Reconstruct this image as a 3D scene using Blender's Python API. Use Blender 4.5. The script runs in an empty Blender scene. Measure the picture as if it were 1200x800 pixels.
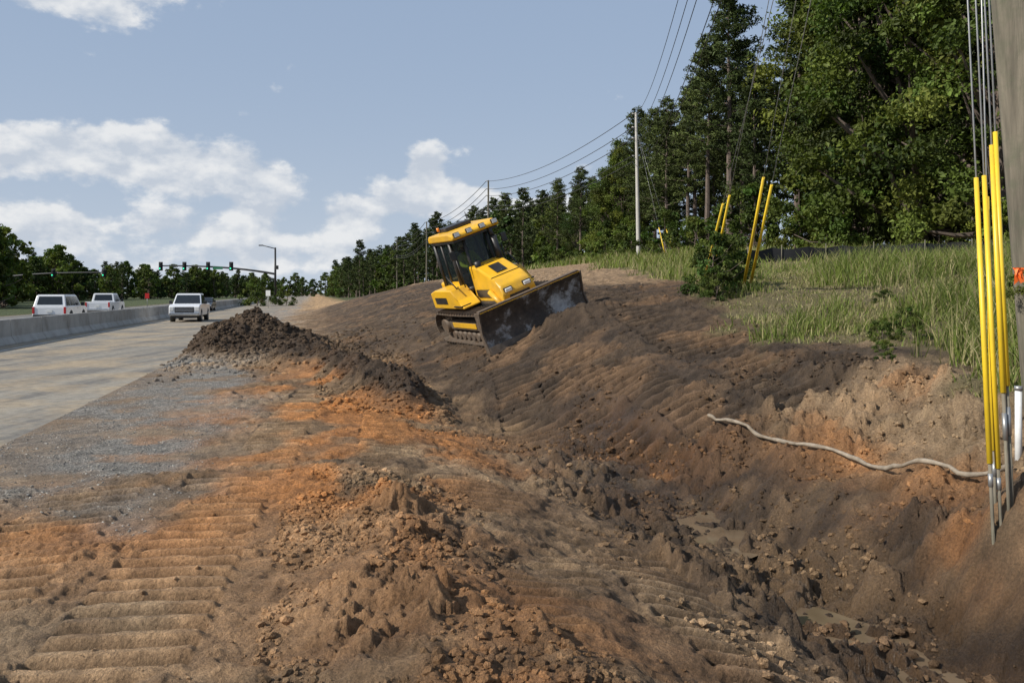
import bpy, bmesh, math, random
import numpy as np
from mathutils import Vector, Matrix
random.seed(7); rng=np.random.default_rng(7)
scene=bpy.context.scene
scene.view_settings.view_transform='Standard'
scene.view_settings.look='None'
scene.view_settings.exposure=0
RD=0.232   # road runs along (-RD,1)

# ------------------------------------------------------------------ noise
def h2(ix,iy,seed):
    ix=ix.astype(np.int64); iy=iy.astype(np.int64)
    n=(ix*374761393+iy*668265263+seed*1274126177)&0xffffffff
    n=((n^(n>>13))*1274126177)&0xffffffff
    n=((n^(n>>16))*2246822519)&0xffffffff
    n=n^(n>>15)
    return (n&0xffffff)/float(0xffffff)
def vn(x,y,seed=0):
    ix=np.floor(x); iy=np.floor(y); fx=x-ix; fy=y-iy
    fx=fx*fx*fx*(fx*(fx*6-15)+10); fy=fy*fy*fy*(fy*(fy*6-15)+10)
    a=h2(ix,iy,seed); b=h2(ix+1,iy,seed); c=h2(ix,iy+1,seed); d=h2(ix+1,iy+1,seed)
    return (a*(1-fx)+b*fx)*(1-fy)+(c*(1-fx)+d*fx)*fy
def fbm(x,y,o=4,seed=0):
    s=0;a=1;t=0
    for i in range(o):
        s=s+a*(vn(x+i*17.3,y-i*9.1,seed+i)-.5); t+=a; a*=.5; x=x*2.03+y*.11; y=y*2.03-x*.05
    return s/t*2
def worley(x,y,seed=0):
    ix=np.floor(x); iy=np.floor(y); best=np.full(x.shape,9.); idv=np.zeros(x.shape)
    for dx in (-1,0,1):
        for dy in (-1,0,1):
            cx=ix+dx; cy=iy+dy
            px=cx+.1+.8*h2(cx,cy,seed); py=cy+.1+.8*h2(cx,cy,seed+11)
            d=np.sqrt((px-x)**2+(py-y)**2); m=d<best
            best=np.where(m,d,best); idv=np.where(m,h2(cx,cy,seed+23),idv)
    return best,idv
def ss(a,b,x):
    t=np.clip((x-a)/(b-a),0,1); return t*t*(3-2*t)
def ga(x,s): return np.exp(-(x/s)**2)

# ------------------------------------------------------------------ terrain base
SEC={
-40:[(-4.1,0),(-1.5,.1),(0.5,.15),(2,.05),(3.4,-.45),(4.2,-.6),(4.8,-.3),(5.5,.4),(7,.9),(12,1.3),(30,2.5)],
4:[(-4.1,0),(-1.5,.1),(0.2,.12),(.8,.26),(1.5,.08),(2.8,-.22),(3.7,-.6),(4.2,-.68),(4.6,-.42),(5.1,.1),(5.6,.4),(7,.9),(12,1.3),(30,2.5)],
6:[(-4.1,0),(-1.6,.08),(0.0,.1),(.5,.22),(1.2,.07),(2.6,-.18),(3.5,-.56),(4.2,-.72),(4.6,-.45),(5.0,.1),(5.7,.35),(7.0,.85),(12,1.3),(30,2.6)],
9:[(-4.1,0),(-1.5,.05),(.5,.14),(2.0,-.05),(3.4,-.46),(4.35,-.72),(4.9,-.4),(5.3,-.12),(6.1,.08),(6.8,.5),(7.5,.95),(10,1.15),(30,2.8)],
14:[(-4.1,0),(0,.05),(1.5,-.05),(2.7,-.36),(3.3,-.46),(4.2,.02),(5.5,.72),(6.9,.88),(7.5,1.1),(9,1.25),(14,1.9),(30,3.)],
17:[(-4.1,0),(0,.08),(1.5,.0),(2.7,.0),(4.0,.42),(5.8,1.2),(7.3,1.45),(9,1.65),(14,2.2),(30,3.1)],
21:[(-4.1,0),(0,.1),(1.6,.18),(2.9,.5),(6.7,2.0),(8.5,2.10),(10.5,2.25),(16,2.65),(30,3.2)],
24:[(-4.1,0),(0,.15),(1.6,.35),(2.9,.7),(6.7,2.0),(8.5,2.12),(10.5,2.3),(16,2.7),(30,3.2)],
30:[(-4.1,0),(0,.3),(3,.9),(6,1.6),(10,2.2),(14,2.6),(25,3.2),(40,3.8)],
40:[(-4.1,0),(0,.35),(3,1.1),(6,1.8),(12,2.8),(18,3.5),(29,3.8),(50,4.5)],
60:[(-4.1,0),(0,.4),(3.7,1.6),(9,2.9),(24,4.5),(40,5)],
75:[(-4.1,0),(0,.4),(3.7,1.5),(9,2.8),(26,4.8),(40,5)],
110:[(-4.1,0),(0,.1),(3.7,.8),(9,1.8),(24,4.3),(40,5.2)],
180:[(-4.1,0),(0,0),(8,.3),(20,2),(30,4),(50,5)],
400:[(-4.1,0),(80,0)],
}
UU=np.arange(-30,80,.1); VV=np.arange(-40,400.1,.5)
keys=sorted(SEC)
rows=[]
for k in keys:
    p=[(-30,0),(-26.4,0),(-26,-.05),(-4.35,-.05)]+SEC[k]
    rows.append(np.interp(UU,[a for a,b in p],[b for a,b in p]))
rows=np.array(rows)
TAB=np.empty((len(VV),len(UU)))
for j in range(len(UU)):
    TAB[:,j]=np.interp(VV,keys,rows[:,j])
def blur(A,s,ax):
    n=int(3*s)+1; k=np.exp(-.5*(np.arange(-n,n+1)/s)**2); k/=k.sum()
    P=np.pad(A,[(n,n) if i==ax else (0,0) for i in range(2)],mode='edge')
    out=0
    for i,w in enumerate(k):
        sl=[slice(None)]*2; sl[ax]=slice(i,i+A.shape[ax]); out=out+w*P[tuple(sl)]
    return out
TB=blur(blur(TAB,1.3,1),2.0,0)
wr=ss(-3.6,-2.5,UU)[None,:]
TAB=TAB*(1-wr)+TB*wr
def base(u,v):
    a=np.clip((u-UU[0])/.1,0,len(UU)-1.001); b=np.clip((v-VV[0])/.5,0,len(VV)-1.001)
    i=a.astype(int); j=b.astype(int); fa=a-i; fb=b-j
    return (TAB[j,i]*(1-fa)+TAB[j,i+1]*fa)*(1-fb)+(TAB[j+1,i]*(1-fa)+TAB[j+1,i+1]*fa)*fb
GV=[-40,0,10,14,20,27,40,50,60,75,110,180]; GU=[7.3,7.3,7.7,7.9,9.2,11.5,14,16.5,20,21,21,24]
def grassmask(X,Y,u):
    ug=np.interp(Y,GV,GU)+fbm(X/1.2,Y/1.2,4,31)*1.5
    return ss(-.35,.5,u-ug)
def band(X,Y,x0,y0,head,hw,L,per,seed):
    c,s=math.cos(head),math.sin(head)
    a=(X-x0)*s+(Y-y0)*c; b=(X-x0)*c-(Y-y0)*s
    b=b+.05*np.sin(a*.7+seed)
    m=(1-ss(hw-.03,hw+.02,np.abs(b)))*ss(0,.5,a)*(1-ss(L-.6,L,a))
    f=np.abs(((a+.12*b*(1 if seed%2 else -1))/per)%1*2-1)
    ridge=ss(.45,.75,f)
    g=ss(-.35,.05,fbm(X/.8+seed*3,Y/.8,4,70+seed))
    return m*g*(ridge-.5), m*g
RH=-math.atan(RD)
def UV0(u,v): return (u-RD*v,v)
BANDS=[]
for (u,v,dh,hw,L,per) in [(-2.15,2.2,.0,.42,6.8,.23),(-1.1,2.2,.03,.42,7.2,.23),(-3.2,3,.0,.4,6,.23),(1.5,2.6,.03,.38,7.5,.2),(2.45,3,.05,.38,6,.2),(-.7,8.4,.08,.36,9,.23),(.85,8.3,.05,.36,9,.22),
   (3.3,12,.12,.4,9,.26),(4.4,10.8,-.06,.4,9,.27),(5.5,11,-.10,.42,10,.25),(6.5,11,.04,.42,12,.28),(7.4,13,-.03,.42,13,.26),(3.6,22,.05,.45,16,.32),(5.4,23,-.04,.45,18,.30),(7.2,20,.03,.45,18,.32),(2.2,24,0,.45,14,.30)]:
    x0,y0=UV0(u,v); BANDS.append((x0,y0,RH+dh,hw,L,per))
CAMZ=2.0
def terrain(X,Y,full=True):
    X=np.asarray(X,float); Y=np.asarray(Y,float)
    u=X+RD*Y; v=Y
    md=ss(-4.15,-3.0,u)
    near=1-ss(70,140,v)
    uw=u+md*near*(fbm(X/2.2,Y/2.2,3,1)*.35+fbm(X/.7,Y/.7,3,2)*.14)*ss(-4,-1.5,u)
    dz=(1-ss(2.2,4.2,np.sqrt((X-.03)**2+(Y-20.8)**2)))
    z=base(u*dz+uw*(1-dz),v)
    gm=grassmask(X,Y,u)*ss(6.5,7.5,u)
    wb=fbm(X/1.1,Y/1.1,3,44)*.35
    mo=np.maximum(0,1.3-.55*np.sqrt(((u+2.05)/1.2)**2+((v-27)/1.35)**2)+wb*.5)
    mo=np.minimum(mo,1.22)*ss(-4.3,-3.6,u)
    mo2=np.maximum(0,.58-.5*np.sqrt(((u+.3)/1.1)**2+((v-23.3)/1.6)**2)+wb*.4)
    tt=np.clip((v-14.5)/9,0,1); uc=1.9-2.0*tt
    wd=.38*ga(u-uc,.6)*ss(14,15.5,v)*(1-ss(23,25,v))*(.8+.8*fbm(X/1.,Y/1.,2,5))
    mo=np.maximum(np.maximum(mo,mo2),wd)
    pile=.30*np.exp(-(((X-1.35)/.8)**2+((Y-18.75)/.5)**2))
    anch=.34*np.exp(-(((X-3.80)/.42)**2+((Y-6.4)/.5)**2))
    z=z+mo+pile+anch
    mm=np.clip(mo/.25,0,1)
    if not full: return z
    ditch=ga(uw-4.1,.9)*(1-ss(12,16,v))
    bank=ss(2.4,3.2,uw)*(1-ss(7.3,7.9,uw))*(1-ss(11.5,14,v))
    ridge=ga(uw-.65,.5)*(1-ss(7.5,9,v))
    slope=ss(2.2,3.2,uw)*ss(12,14.5,v)*(1-gm)
    should=ss(-4.3,-4.0,u)*(1-ss(-2.3,-1.2,u+fbm(X/1.4,Y/1.4,3,8)*1.1))*ss(6.6,9.0,v+(u+3)*.8+fbm(X/1.,Y/1.,3,18)*1.5)*(1-mm)
    amp=(.026+.07*ridge+.066*bank+.065*mm+.018*slope+.05*np.clip(pile/.2,0,1))*md*(1-should*.85)*(1-.7*gm)
    mix=.5+.5*fbm(X/.8,Y/.8,3,9); amp=amp*(.3+1.2*ss(.3,.66,mix))
    dd=np.zeros_like(z)
    lod=1-ss(50,90,v)
    wx=X+fbm(X*4,Y*4,2,12)*.07+fbm(X*14,Y*14,2,14)*.025; wy=Y+fbm(X*4+9,Y*4,2,13)*.07+fbm(X*14+5,Y*14,2,19)*.025
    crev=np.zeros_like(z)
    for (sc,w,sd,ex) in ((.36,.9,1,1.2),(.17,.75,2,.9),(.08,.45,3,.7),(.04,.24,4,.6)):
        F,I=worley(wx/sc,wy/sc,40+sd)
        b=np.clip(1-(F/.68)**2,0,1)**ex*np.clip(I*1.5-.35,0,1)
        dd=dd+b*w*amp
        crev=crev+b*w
    sh_=fbm(X/.45,Y/.45,5,15)
    rg=1-np.abs(fbm(X/.7+3,Y/.7,5,17))*2.2
    rg2=1-np.abs(fbm(X/.22+3,Y/.22,4,27))*2.2
    rough=bank+.6*mm+.8*ridge
    dd=dd+sh_*.06*md*(1-.6*should)+fbm(X/.09,Y/.09,3,16)*.025*md*(1-.6*should)+(rg*.05+rg2*.024)*md*rough
    tr=np.zeros_like(z); tm=np.zeros_like(z)
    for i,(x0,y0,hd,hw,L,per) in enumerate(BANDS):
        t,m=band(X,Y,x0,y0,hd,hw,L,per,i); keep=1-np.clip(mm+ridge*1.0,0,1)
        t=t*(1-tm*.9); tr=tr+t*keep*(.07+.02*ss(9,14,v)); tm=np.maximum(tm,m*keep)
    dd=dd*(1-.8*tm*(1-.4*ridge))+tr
    z=z+dd*lod
    n1=.5+.5*fbm(X/2.5,Y/2.5,5,20); n2=.5+.5*fbm(X/.6,Y/.6,4,21); n3=.5+.5*fbm(X/.12,Y/.12,3,22); n4=.5+.5*fbm(X/1.2+7,Y/1.2,5,24)
    def C(*c): return np.array(c)[None,:]
    def mixc(a,b,m): return a*(1-m[:,None])+b*m[:,None]
    f=lambda q:q.reshape(-1)
    brown=C(.275,.178,.098); tan=C(.41,.285,.17); orange=C(.52,.225,.075); dark=C(.076,.052,.034); grey=C(.25,.23,.20); gsoil=C(.16,.135,.065); sand=C(.42,.27,.14)
    col=np.repeat(brown,z.size,0)
    col=mixc(col,tan,f(ss(.42,.7,n1)*.75))
    col=mixc(col,C(.13,.082,.048),f(ss(.49,.66,n2)*.55))
    lft=(1-ss(-.2,1.0,uw))*ss(3.5,5,v)*(1-ss(10,14,v))
    col=mixc(col,C(.45,.275,.145),f(lft*ss(.35,.60,n4)*.75))
    ora=np.maximum(ga(uw-.2,1.5)*ss(6.2,8.5,v)*(1-ss(18,24,v)), .9*ga(uw-1.9,1.0)*ss(9,11,v)*(1-ss(14,17,v)))
    ora=np.maximum(ora,.95*ga(uw-4.5,.7)*ss(8.5,10.5,v)*(1-ss(13,16,v)))
    ora=np.maximum(ora,.5*ss(4.6,5.4,uw)*(1-ss(7.4,8,uw))*(1-ss(10,12,v)))
    ora=np.maximum(ora,.75*ga(uw+1.6,1.2)*ss(5,7,v)*(1-ss(14,20,v)))
    ora=np.maximum(ora,.45*ga(uw-1.2,1.2)*(1-ss(6,8,v)))
    ora=np.maximum(ora,np.clip(anch/.12,0,.8))
    col=mixc(col,orange,f(np.clip(ora*ss(.40,.58,n1*.3+n4*.7)*1.1,0,1)))
    bt=ss(5.4,6.4,uw)*(1-ss(7.7,8.3,uw))*(1-ss(12,14,v))
    col=mixc(col,C(.40,.28,.165),f(bt*ss(.35,.62,n2)*.8))
    ud=np.interp(v,[0,12,15,20,30,45,60,90,120],[9,9,8.0,9.2,10,9.5,8.5,7,5])
    dk=ss(2.6,3.6,uw+(v-14)*.15*(v<22)+fbm(X/.9,Y/.9,3,33)*.7)*ss(10.2,12.4,v+fbm(X/.9,Y/.9,3,34)*1.8)*(1-ss(-.5,.6,u-ud+fbm(X/1.5,Y/1.5,3,35)*.9))*(1-ss(75,95,v))
    dk=np.maximum(dk,ss(-1.0,1.5,uw)*ss(20,25,v)*(1-ss(-.5,.6,u-ud))*(1-ss(70,90,v))*.9)
    dk=np.maximum(dk,mm)
    dk=np.maximum(dk,.86*ss(2.3,3.4,uw)*(1-ss(4.9,5.9,uw))*(1-ss(10,13,v))*ss(.36,.54,n4*.6+n2*.4)*(1-np.clip(anch/.15,0,1)))
    dk=np.maximum(dk,.6*ga(uw-2.0,.8)*(1-ss(8,11,v))*ss(.40,.60,n4+.02))
    dk=np.maximum(dk,.95*np.clip(pile/.1,0,1))
    col=mixc(col,dark*1.0,f(np.clip(dk*(.80+.3*n2),0,1)))
    far=ss(26,34,v)*ss(-.5,.6,u-ud)
    col=mixc(col,C(.32,.215,.125),f(far*(.6+.4*n2)*(1-gm)))
    col=mixc(col,C(.23,.135,.07),f(dk*(1-mm)*ss(.54,.70,n4)*.6))
    fs=ss(75,95,v)*ss(-4,-2,u)*(1-gm)
    col=mixc(col,sand,f(fs))
    gs=np.clip(should*(.45+.6*ss(.3,.6,n2))*(.55+.45*ss(.3,.6,n4)),0,1)
    gs=np.maximum(gs,.55*ss(-4.3,-4,u)*(1-ss(-1.2,.3,u))*ss(.5,.75,n1)*(1-mm)*ss(7,10,v))
    col=mixc(col,grey,f(gs))
    col=mixc(col,gsoil,f(gm*.9))
    lg=1-ss(-27,-26,u); col=mixc(col,C(.07,.085,.03),f(lg))
    ff=ss(110,160,v)*ss(3,9,u); col=mixc(col,C(.08,.09,.035),f(ff))
    col=col*(f(.62+.76*n3))[:,None]
    col=col*(f(1-(1-should)*(1-gm)*md*(.32-.36*np.clip(crev,0,1.2))))[:,None]  # painted shade: soil colour darkened in the gaps between clods
    col=col*(f(1+.35*np.clip(tr/.03,-1,1)*tm))[:,None]  # tread ridges lightened and grooves darkened in colour, imitating sun shading
    wet=f(np.clip(ditch*1.3,0,1)*ss(.3,.6,n1+.1))
    return z,col,f(gs),wet

# ------------------------------------------------------------------ node helpers
def mat_new(name):
    m=bpy.data.materials.new(name); m.use_nodes=True
    nt=m.node_tree; b=nt.nodes['Principled BSDF']; return m,nt,b
def L(nt,a,b): nt.links.new(a,b)
def noise(nt,scale,detail=5,rough=.6,vec=None):
    n=nt.nodes.new('ShaderNodeTexNoise'); n.inputs['Scale'].default_value=scale; n.inputs['Detail'].default_value=detail; n.inputs['Roughness'].default_value=rough
    if vec is None:
        tc=nt.nodes.new('ShaderNodeTexCoord'); vec=tc.outputs['Object']
    L(nt,vec,n.inputs['Vector']); return n
def ramp(nt,fac,stops):
    r=nt.nodes.new('ShaderNodeValToRGB'); L(nt,fac,r.inputs[0])
    e=r.color_ramp.elements
    while len(e)<len(stops): e.new(.5)
    for i,(p,c) in enumerate(stops):
        e[i].position=p; e[i].color=(c[0],c[1],c[2],1) if not isinstance(c,(int,float)) else (c,c,c,1)
    return r
def mixrgb(nt,a,b,f,typ='MIX'):
    m=nt.nodes.new('ShaderNodeMix'); m.data_type='RGBA'; m.blend_type=typ
    for sock,val in ((m.inputs[6],a),(m.inputs[7],b),(m.inputs[0],f)):
        if hasattr(val,'node'): L(nt,val,sock)
        elif isinstance(val,(int,float)): sock.default_value=val
        else: sock.default_value=(*val[:3],1)
    return m.outputs[2]
def bump(nt,b,h,strength,dist):
    n=nt.nodes.new('ShaderNodeBump'); n.inputs['Strength'].default_value=strength; n.inputs['Distance'].default_value=dist
    L(nt,h,n.inputs['Height']); L(nt,n.outputs[0],b.inputs['Normal'])
def simple(name,c,rough=.6,metal=0,var=.15,scale=6,dirt=None,dirtamt=.5,bumpd=0,coat=0,stretch=None):
    m,nt,b=mat_new(name)
    vec=None
    if stretch:
        tc=nt.nodes.new('ShaderNodeTexCoord'); mp=nt.nodes.new('ShaderNodeMapping'); mp.inputs['Scale'].default_value=stretch; L(nt,tc.outputs['Object'],mp.inputs['Vector']); vec=mp.outputs[0]
    n=noise(nt,scale,4,.65,vec)
    lo=[x*(1-var) for x in c]; hi=[min(1,x*(1+var)) for x in c]
    r=ramp(nt,n.outputs[0],[(.3,lo),(.7,hi)])
    out=r.outputs[0]
    if dirt:
        n2=noise(nt,scale*.45,6,.7); r2=ramp(nt,n2.outputs[0],[(.45,0),(.7,1)])
        mm=nt.nodes.new('ShaderNodeMath'); mm.operation='MULTIPLY'; mm.inputs[1].default_value=dirtamt; L(nt,r2.outputs[0],mm.inputs[0])
        out=mixrgb(nt,out,dirt,mm.outputs[0])
    L(nt,out,b.inputs['Base Color']); b.inputs['Roughness'].default_value=rough; b.inputs['Metallic'].default_value=metal
    b.inputs['Coat Weight'].default_value=coat
    if bumpd: 
        n3=noise(nt,scale*(1.5 if stretch else 6),4,.6,vec); bump(nt,b,n3.outputs[0],.6,bumpd)
    return m

# ------------------------------------------------------------------ mesh helpers
def link(o,parent=None,coll=None):
    (coll or scene.collection).objects.link(o)
    if parent: o.parent=parent
    return o
def np_mesh(name,V,F,mats,cols=None,matidx=None,extra=None,smooth=False):
    me=bpy.data.meshes.new(name)
    V=np.asarray(V,np.float32); F=np.asarray(F,np.int32); k=F.shape[1]
    me.vertices.add(len(V)); me.vertices.foreach_set('co',V.ravel())
    me.loops.add(F.size); me.loops.foreach_set('vertex_index',F.ravel())
    me.polygons.add(len(F)); me.polygons.foreach_set('loop_start',np.arange(0,F.size,k,dtype=np.int32))
    try: me.polygons.foreach_set('loop_total',np.full(len(F),k,np.int32))
    except Exception: pass
    for m in mats: me.materials.append(m)
    if matidx is not None: me.polygons.foreach_set('material_index',np.asarray(matidx,np.int32))
    me.polygons.foreach_set('use_smooth',np.full(len(F),smooth,bool))
    me.update(calc_edges=True)
    if cols is not None:
        a=me.color_attributes.new('Col','FLOAT_COLOR','POINT')
        c=np.ones((len(V),4),np.float32); c[:,:cols.shape[1]]=cols; a.data.foreach_set('color',c.ravel())
    if extra:
        for kname,arr in extra.items():
            a=me.attributes.new(kname,'FLOAT','POINT'); a.data.foreach_set('value',arr.astype(np.float32))
    me.validate()
    return me
def add_obj(name,me,parent=None,loc=(0,0,0),coll=None):
    o=bpy.data.objects.new(name,me); o.location=loc; return link(o,parent,coll)
def empty(name,loc=(0,0,0)):
    o=bpy.data.objects.new(name,None); o.empty_display_size=.3; o.location=loc
    return link(o)
def from_bm(name,bm,mat,parent=None,bevel=0,seg=2,smooth=False):
    if bevel>0:
        bmesh.ops.bevel(bm,geom=list(bm.edges),offset=bevel,segments=seg,profile=.5,affect='EDGES')
    bmesh.ops.recalc_face_normals(bm,faces=bm.faces)
    me=bpy.data.meshes.new(name); bm.to_mesh(me); bm.free()
    for m in (mat if isinstance(mat,(list,tuple)) else [mat]): me.materials.append(m)
    if smooth:
        for p in me.polygons: p.use_smooth=True
    return add_obj(name,me,parent)
def box(name,c,s,mat,parent=None,bevel=0.01,rot=None):
    bm=bmesh.new(); bmesh.ops.create_cube(bm,size=1)
    for v in bm.verts: v.co=Vector((v.co.x*s[0],v.co.y*s[1],v.co.z*s[2]))
    M=Matrix.Translation(c)
    if rot: M=M@(Matrix.Rotation(rot[2],4,'Z')@Matrix.Rotation(rot[1],4,'Y')@Matrix.Rotation(rot[0],4,'X'))
    if bevel>0: bmesh.ops.bevel(bm,geom=list(bm.edges),offset=min(bevel,min(s)*.3),segments=2,profile=.5,affect='EDGES')
    bmesh.ops.transform(bm,matrix=M,verts=bm.verts)
    return from_bm(name,bm,mat,parent)
def cylp(name,p,q,r,mat,parent=None,r2=None,seg=16,smooth=True):
    p=Vector(p); q=Vector(q); d=q-p
    bm=bmesh.new(); bmesh.ops.create_cone(bm,cap_ends=True,segments=seg,radius1=r,radius2=r if r2 is None else r2,depth=d.length)
    M=Matrix.Translation((p+q)/2)@d.to_track_quat('Z','Y').to_matrix().to_4x4()
    bmesh.ops.transform(bm,matrix=M,verts=bm.verts)
    me=bpy.data.meshes.new(name); bm.normal_update()
    for f in bm.faces: f.smooth = smooth and len(f.verts)==4
    bm.to_mesh(me); bm.free(); me.materials.append(mat)
    return add_obj(name,me,parent)
def prism(name,prof,x0,x1,mat,parent=None,bevel=.02,top=None):
    bm=bmesh.new()
    a=[bm.verts.new((x0,y,z)) for y,z in prof]; b=[bm.verts.new((x1,y,z)) for y,z in prof]
    bm.faces.new(a); bm.faces.new(b[::-1]); n=len(prof)
    for i in range(n): bm.faces.new((a[i],b[i],b[(i+1)%n],a[(i+1)%n]))
    if top:
        cx=(x0+x1)/2
        for v in bm.verts:
            if v.co.z>top[0]: v.co.x=cx+(v.co.x-cx)*top[1]
    return from_bm(name,bm,mat,parent,bevel)
def quad(name,pts,mat,parent=None,th=.006):
    bm=bmesh.new(); vs=[bm.verts.new(p) for p in pts]; f=bm.faces.new(vs); f.normal_update()
    n=f.normal.copy(); r=bmesh.ops.extrude_face_region(bm,geom=[f])
    for g in r['geom']:
        if isinstance(g,bmesh.types.BMVert): g.co+=n*th
    return from_bm(name,bm,mat,parent)
def tube(P,R,n=7):
    P=[Vector(p) for p in P]; V=[];F=[]
    for i,p in enumerate(P):
        d=(P[min(i+1,len(P)-1)]-P[max(i-1,0)]).normalized()
        a=d.orthogonal().normalized() if i==0 else (a-d*a.dot(d)).normalized()
        b=d.cross(a)
        for k in range(n):
            t=2*math.pi*k/n; V.append(p+(a*math.cos(t)+b*math.sin(t))*R[i])
    for i in range(len(P)-1):
        for k in range(n):
            F.append((i*n+k,i*n+(k+1)%n,(i+1)*n+(k+1)%n,(i+1)*n+k))
    return V,F

# ------------------------------------------------------------------ ground mesh
rowsY=list(np.arange(-40,-3,1.0))+list(np.arange(-3,3.0,.08))
y=3.0
while y<75: rowsY.append(y); y+=.0029*(y+2.2)
while y<5000: rowsY.append(y); y+=.03*(y+2.5)
rowsY=np.array(rowsY)
score=np.linspace(-.72,.72,980)
so=[]; s=.72; st=.004
while s<45: st*=1.18; s+=st; so.append(s)
so=np.array(so); S=np.concatenate([-so[::-1],score,so])
fac=np.maximum(rowsY+3,4.0)
GX=fac[:,None]*S[None,:]; GY=np.repeat(rowsY[:,None],len(S),1)
nr,nc=GX.shape
Xf=GX.ravel(); Yf=GY.ravel()
Zf=np.empty(Xf.size); Cf=np.empty((Xf.size,3)); Gf=np.empty(Xf.size); Wf=np.empty(Xf.size)
CH=200000
for i in range(0,Xf.size,CH):
    z,c,g,w=terrain(Xf[i:i+CH],Yf[i:i+CH]); Zf[i:i+CH]=z; Cf[i:i+CH]=c; Gf[i:i+CH]=g; Wf[i:i+CH]=w
idx=np.arange(nr*nc).reshape(nr,nc)
F=np.stack([idx[:-1,:-1],idx[:-1,1:],idx[1:,1:],idx[1:,:-1]],-1).reshape(-1,4)
gm_,nt,b=mat_new('ground_soil')
at=nt.nodes.new('ShaderNodeAttribute'); at.attribute_name='Col'
gr=nt.nodes.new('ShaderNodeAttribute'); gr.attribute_name='gravel'
wt=nt.nodes.new('ShaderNodeAttribute'); wt.attribute_name='wet'
tc=nt.nodes.new('ShaderNodeTexCoord')
n2=noise(nt,45,4,.8,tc.outputs['Object']); r2=ramp(nt,n2.outputs[0],[(.3,.55),(.7,1.45)])
c2=mixrgb(nt,at.outputs['Color'],r2.outputs[0],1.0,'MULTIPLY')
vo=nt.nodes.new('ShaderNodeTexVoronoi'); vo.inputs['Scale'].default_value=38; L(nt,tc.outputs['Object'],vo.inputs['Vector'])
rv=ramp(nt,vo.outputs['Color'],[(.1,.6),(.9,1.45)])
c3=mixrgb(nt,c2,rv.outputs[0],1.0,'MULTIPLY')
c4=mixrgb(nt,c2,c3,gr.outputs['Fac'])
mw=nt.nodes.new('ShaderNodeMath'); mw.operation='MULTIPLY'; mw.inputs[1].default_value=.45; L(nt,wt.outputs['Fac'],mw.inputs[0])
c5=mixrgb(nt,c4,(.038,.025,.016),mw.outputs[0])
L(nt,c5,b.inputs['Base Color'])
mr=nt.nodes.new('ShaderNodeMapRange'); L(nt,wt.outputs['Fac'],mr.inputs[0]); mr.inputs[3].default_value=.95; mr.inputs[4].default_value=.32; L(nt,mr.outputs[0],b.inputs['Roughness'])
b.inputs['Specular IOR Level'].default_value=.35
n3=noise(nt,30,5,.78,tc.outputs['Object']); bump(nt,b,n3.outputs[0],1.0,.07)
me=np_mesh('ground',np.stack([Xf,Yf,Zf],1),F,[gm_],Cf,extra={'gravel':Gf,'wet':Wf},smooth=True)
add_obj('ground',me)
def HZ(x,y): return float(terrain(np.array([float(x)]),np.array([float(y)]),True)[0][0])
def HB(x,y): return float(terrain(np.array([float(x)]),np.array([float(y)]),False)[0])

# ------------------------------------------------------------------ road sheets
def strip(name,u0,u1,v0,v1,z,mat,n=60):
    vs=[];fs=[]
    V=np.linspace(0,1,n+1)**2*(v1-v0)+v0
    for v in V:
        vs+= [(u0-RD*v,v,z),(u1-RD*v,v,z)]
    for i in range(n): fs.append((2*i,2*i+1,2*i+3,2*i+2))
    return add_obj(name,np_mesh(name,np.array(vs),np.array(fs),[mat]))
m_road,nt,b=mat_new('dusty_asphalt')
tc=nt.nodes.new('ShaderNodeTexCoord'); mp=nt.nodes.new('ShaderNodeMapping'); mp.inputs['Rotation'].default_value=(0,0,-math.atan(RD)); mp.inputs['Scale'].default_value=(1,.05,1)
L(nt,tc.outputs['Object'],mp.inputs['Vector'])
na=noise(nt,1.3,5,.65,mp.outputs[0]); nb=noise(nt,.35,6,.7,tc.outputs['Object']); ncn=noise(nt,60,3,.7,tc.outputs['Object']); nd=noise(nt,5,5,.75,tc.outputs['Object'])
ra=ramp(nt,na.outputs[0],[(.38,(.135,.125,.11)),(.6,(.28,.25,.20))])
rb=ramp(nt,nb.outputs[0],[(.46,0),(.61,.85)])
ca=mixrgb(nt,ra.outputs[0],(.37,.285,.18),rb.outputs[0])
rc=ramp(nt,ncn.outputs[0],[(.3,.75),(.7,1.2)]); rd_=ramp(nt,nd.outputs[0],[(.35,.72),(.65,1.2)])
L(nt,mixrgb(nt,mixrgb(nt,ca,rc.outputs[0],1.0,'MULTIPLY'),rd_.outputs[0],1.0,'MULTIPLY'),b.inputs['Base Color']); b.inputs['Roughness'].default_value=.9
bump(nt,b,ncn.outputs[0],.4,.01)
strip('road',-11.9,-4.0,-40,700,0,m_road)
m_road2=simple('asphalt',(.13,.125,.115),.9,0,.2,1.5,dirt=(.25,.21,.16),dirtamt=.6)
strip('opposite_road',-26.1,-11.95,-40,700,-.004,m_road2)
m_line=simple('worn_white_paint',(.5,.48,.43),.8,0,.2,2,dirt=(.25,.2,.15),dirtamt=.9)
strip('road_edge_line',-10.85,-10.72,-40,400,.004,m_line)
strip('road_edge_line',-13.0,-12.87,-40,400,.004,m_line)

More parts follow.
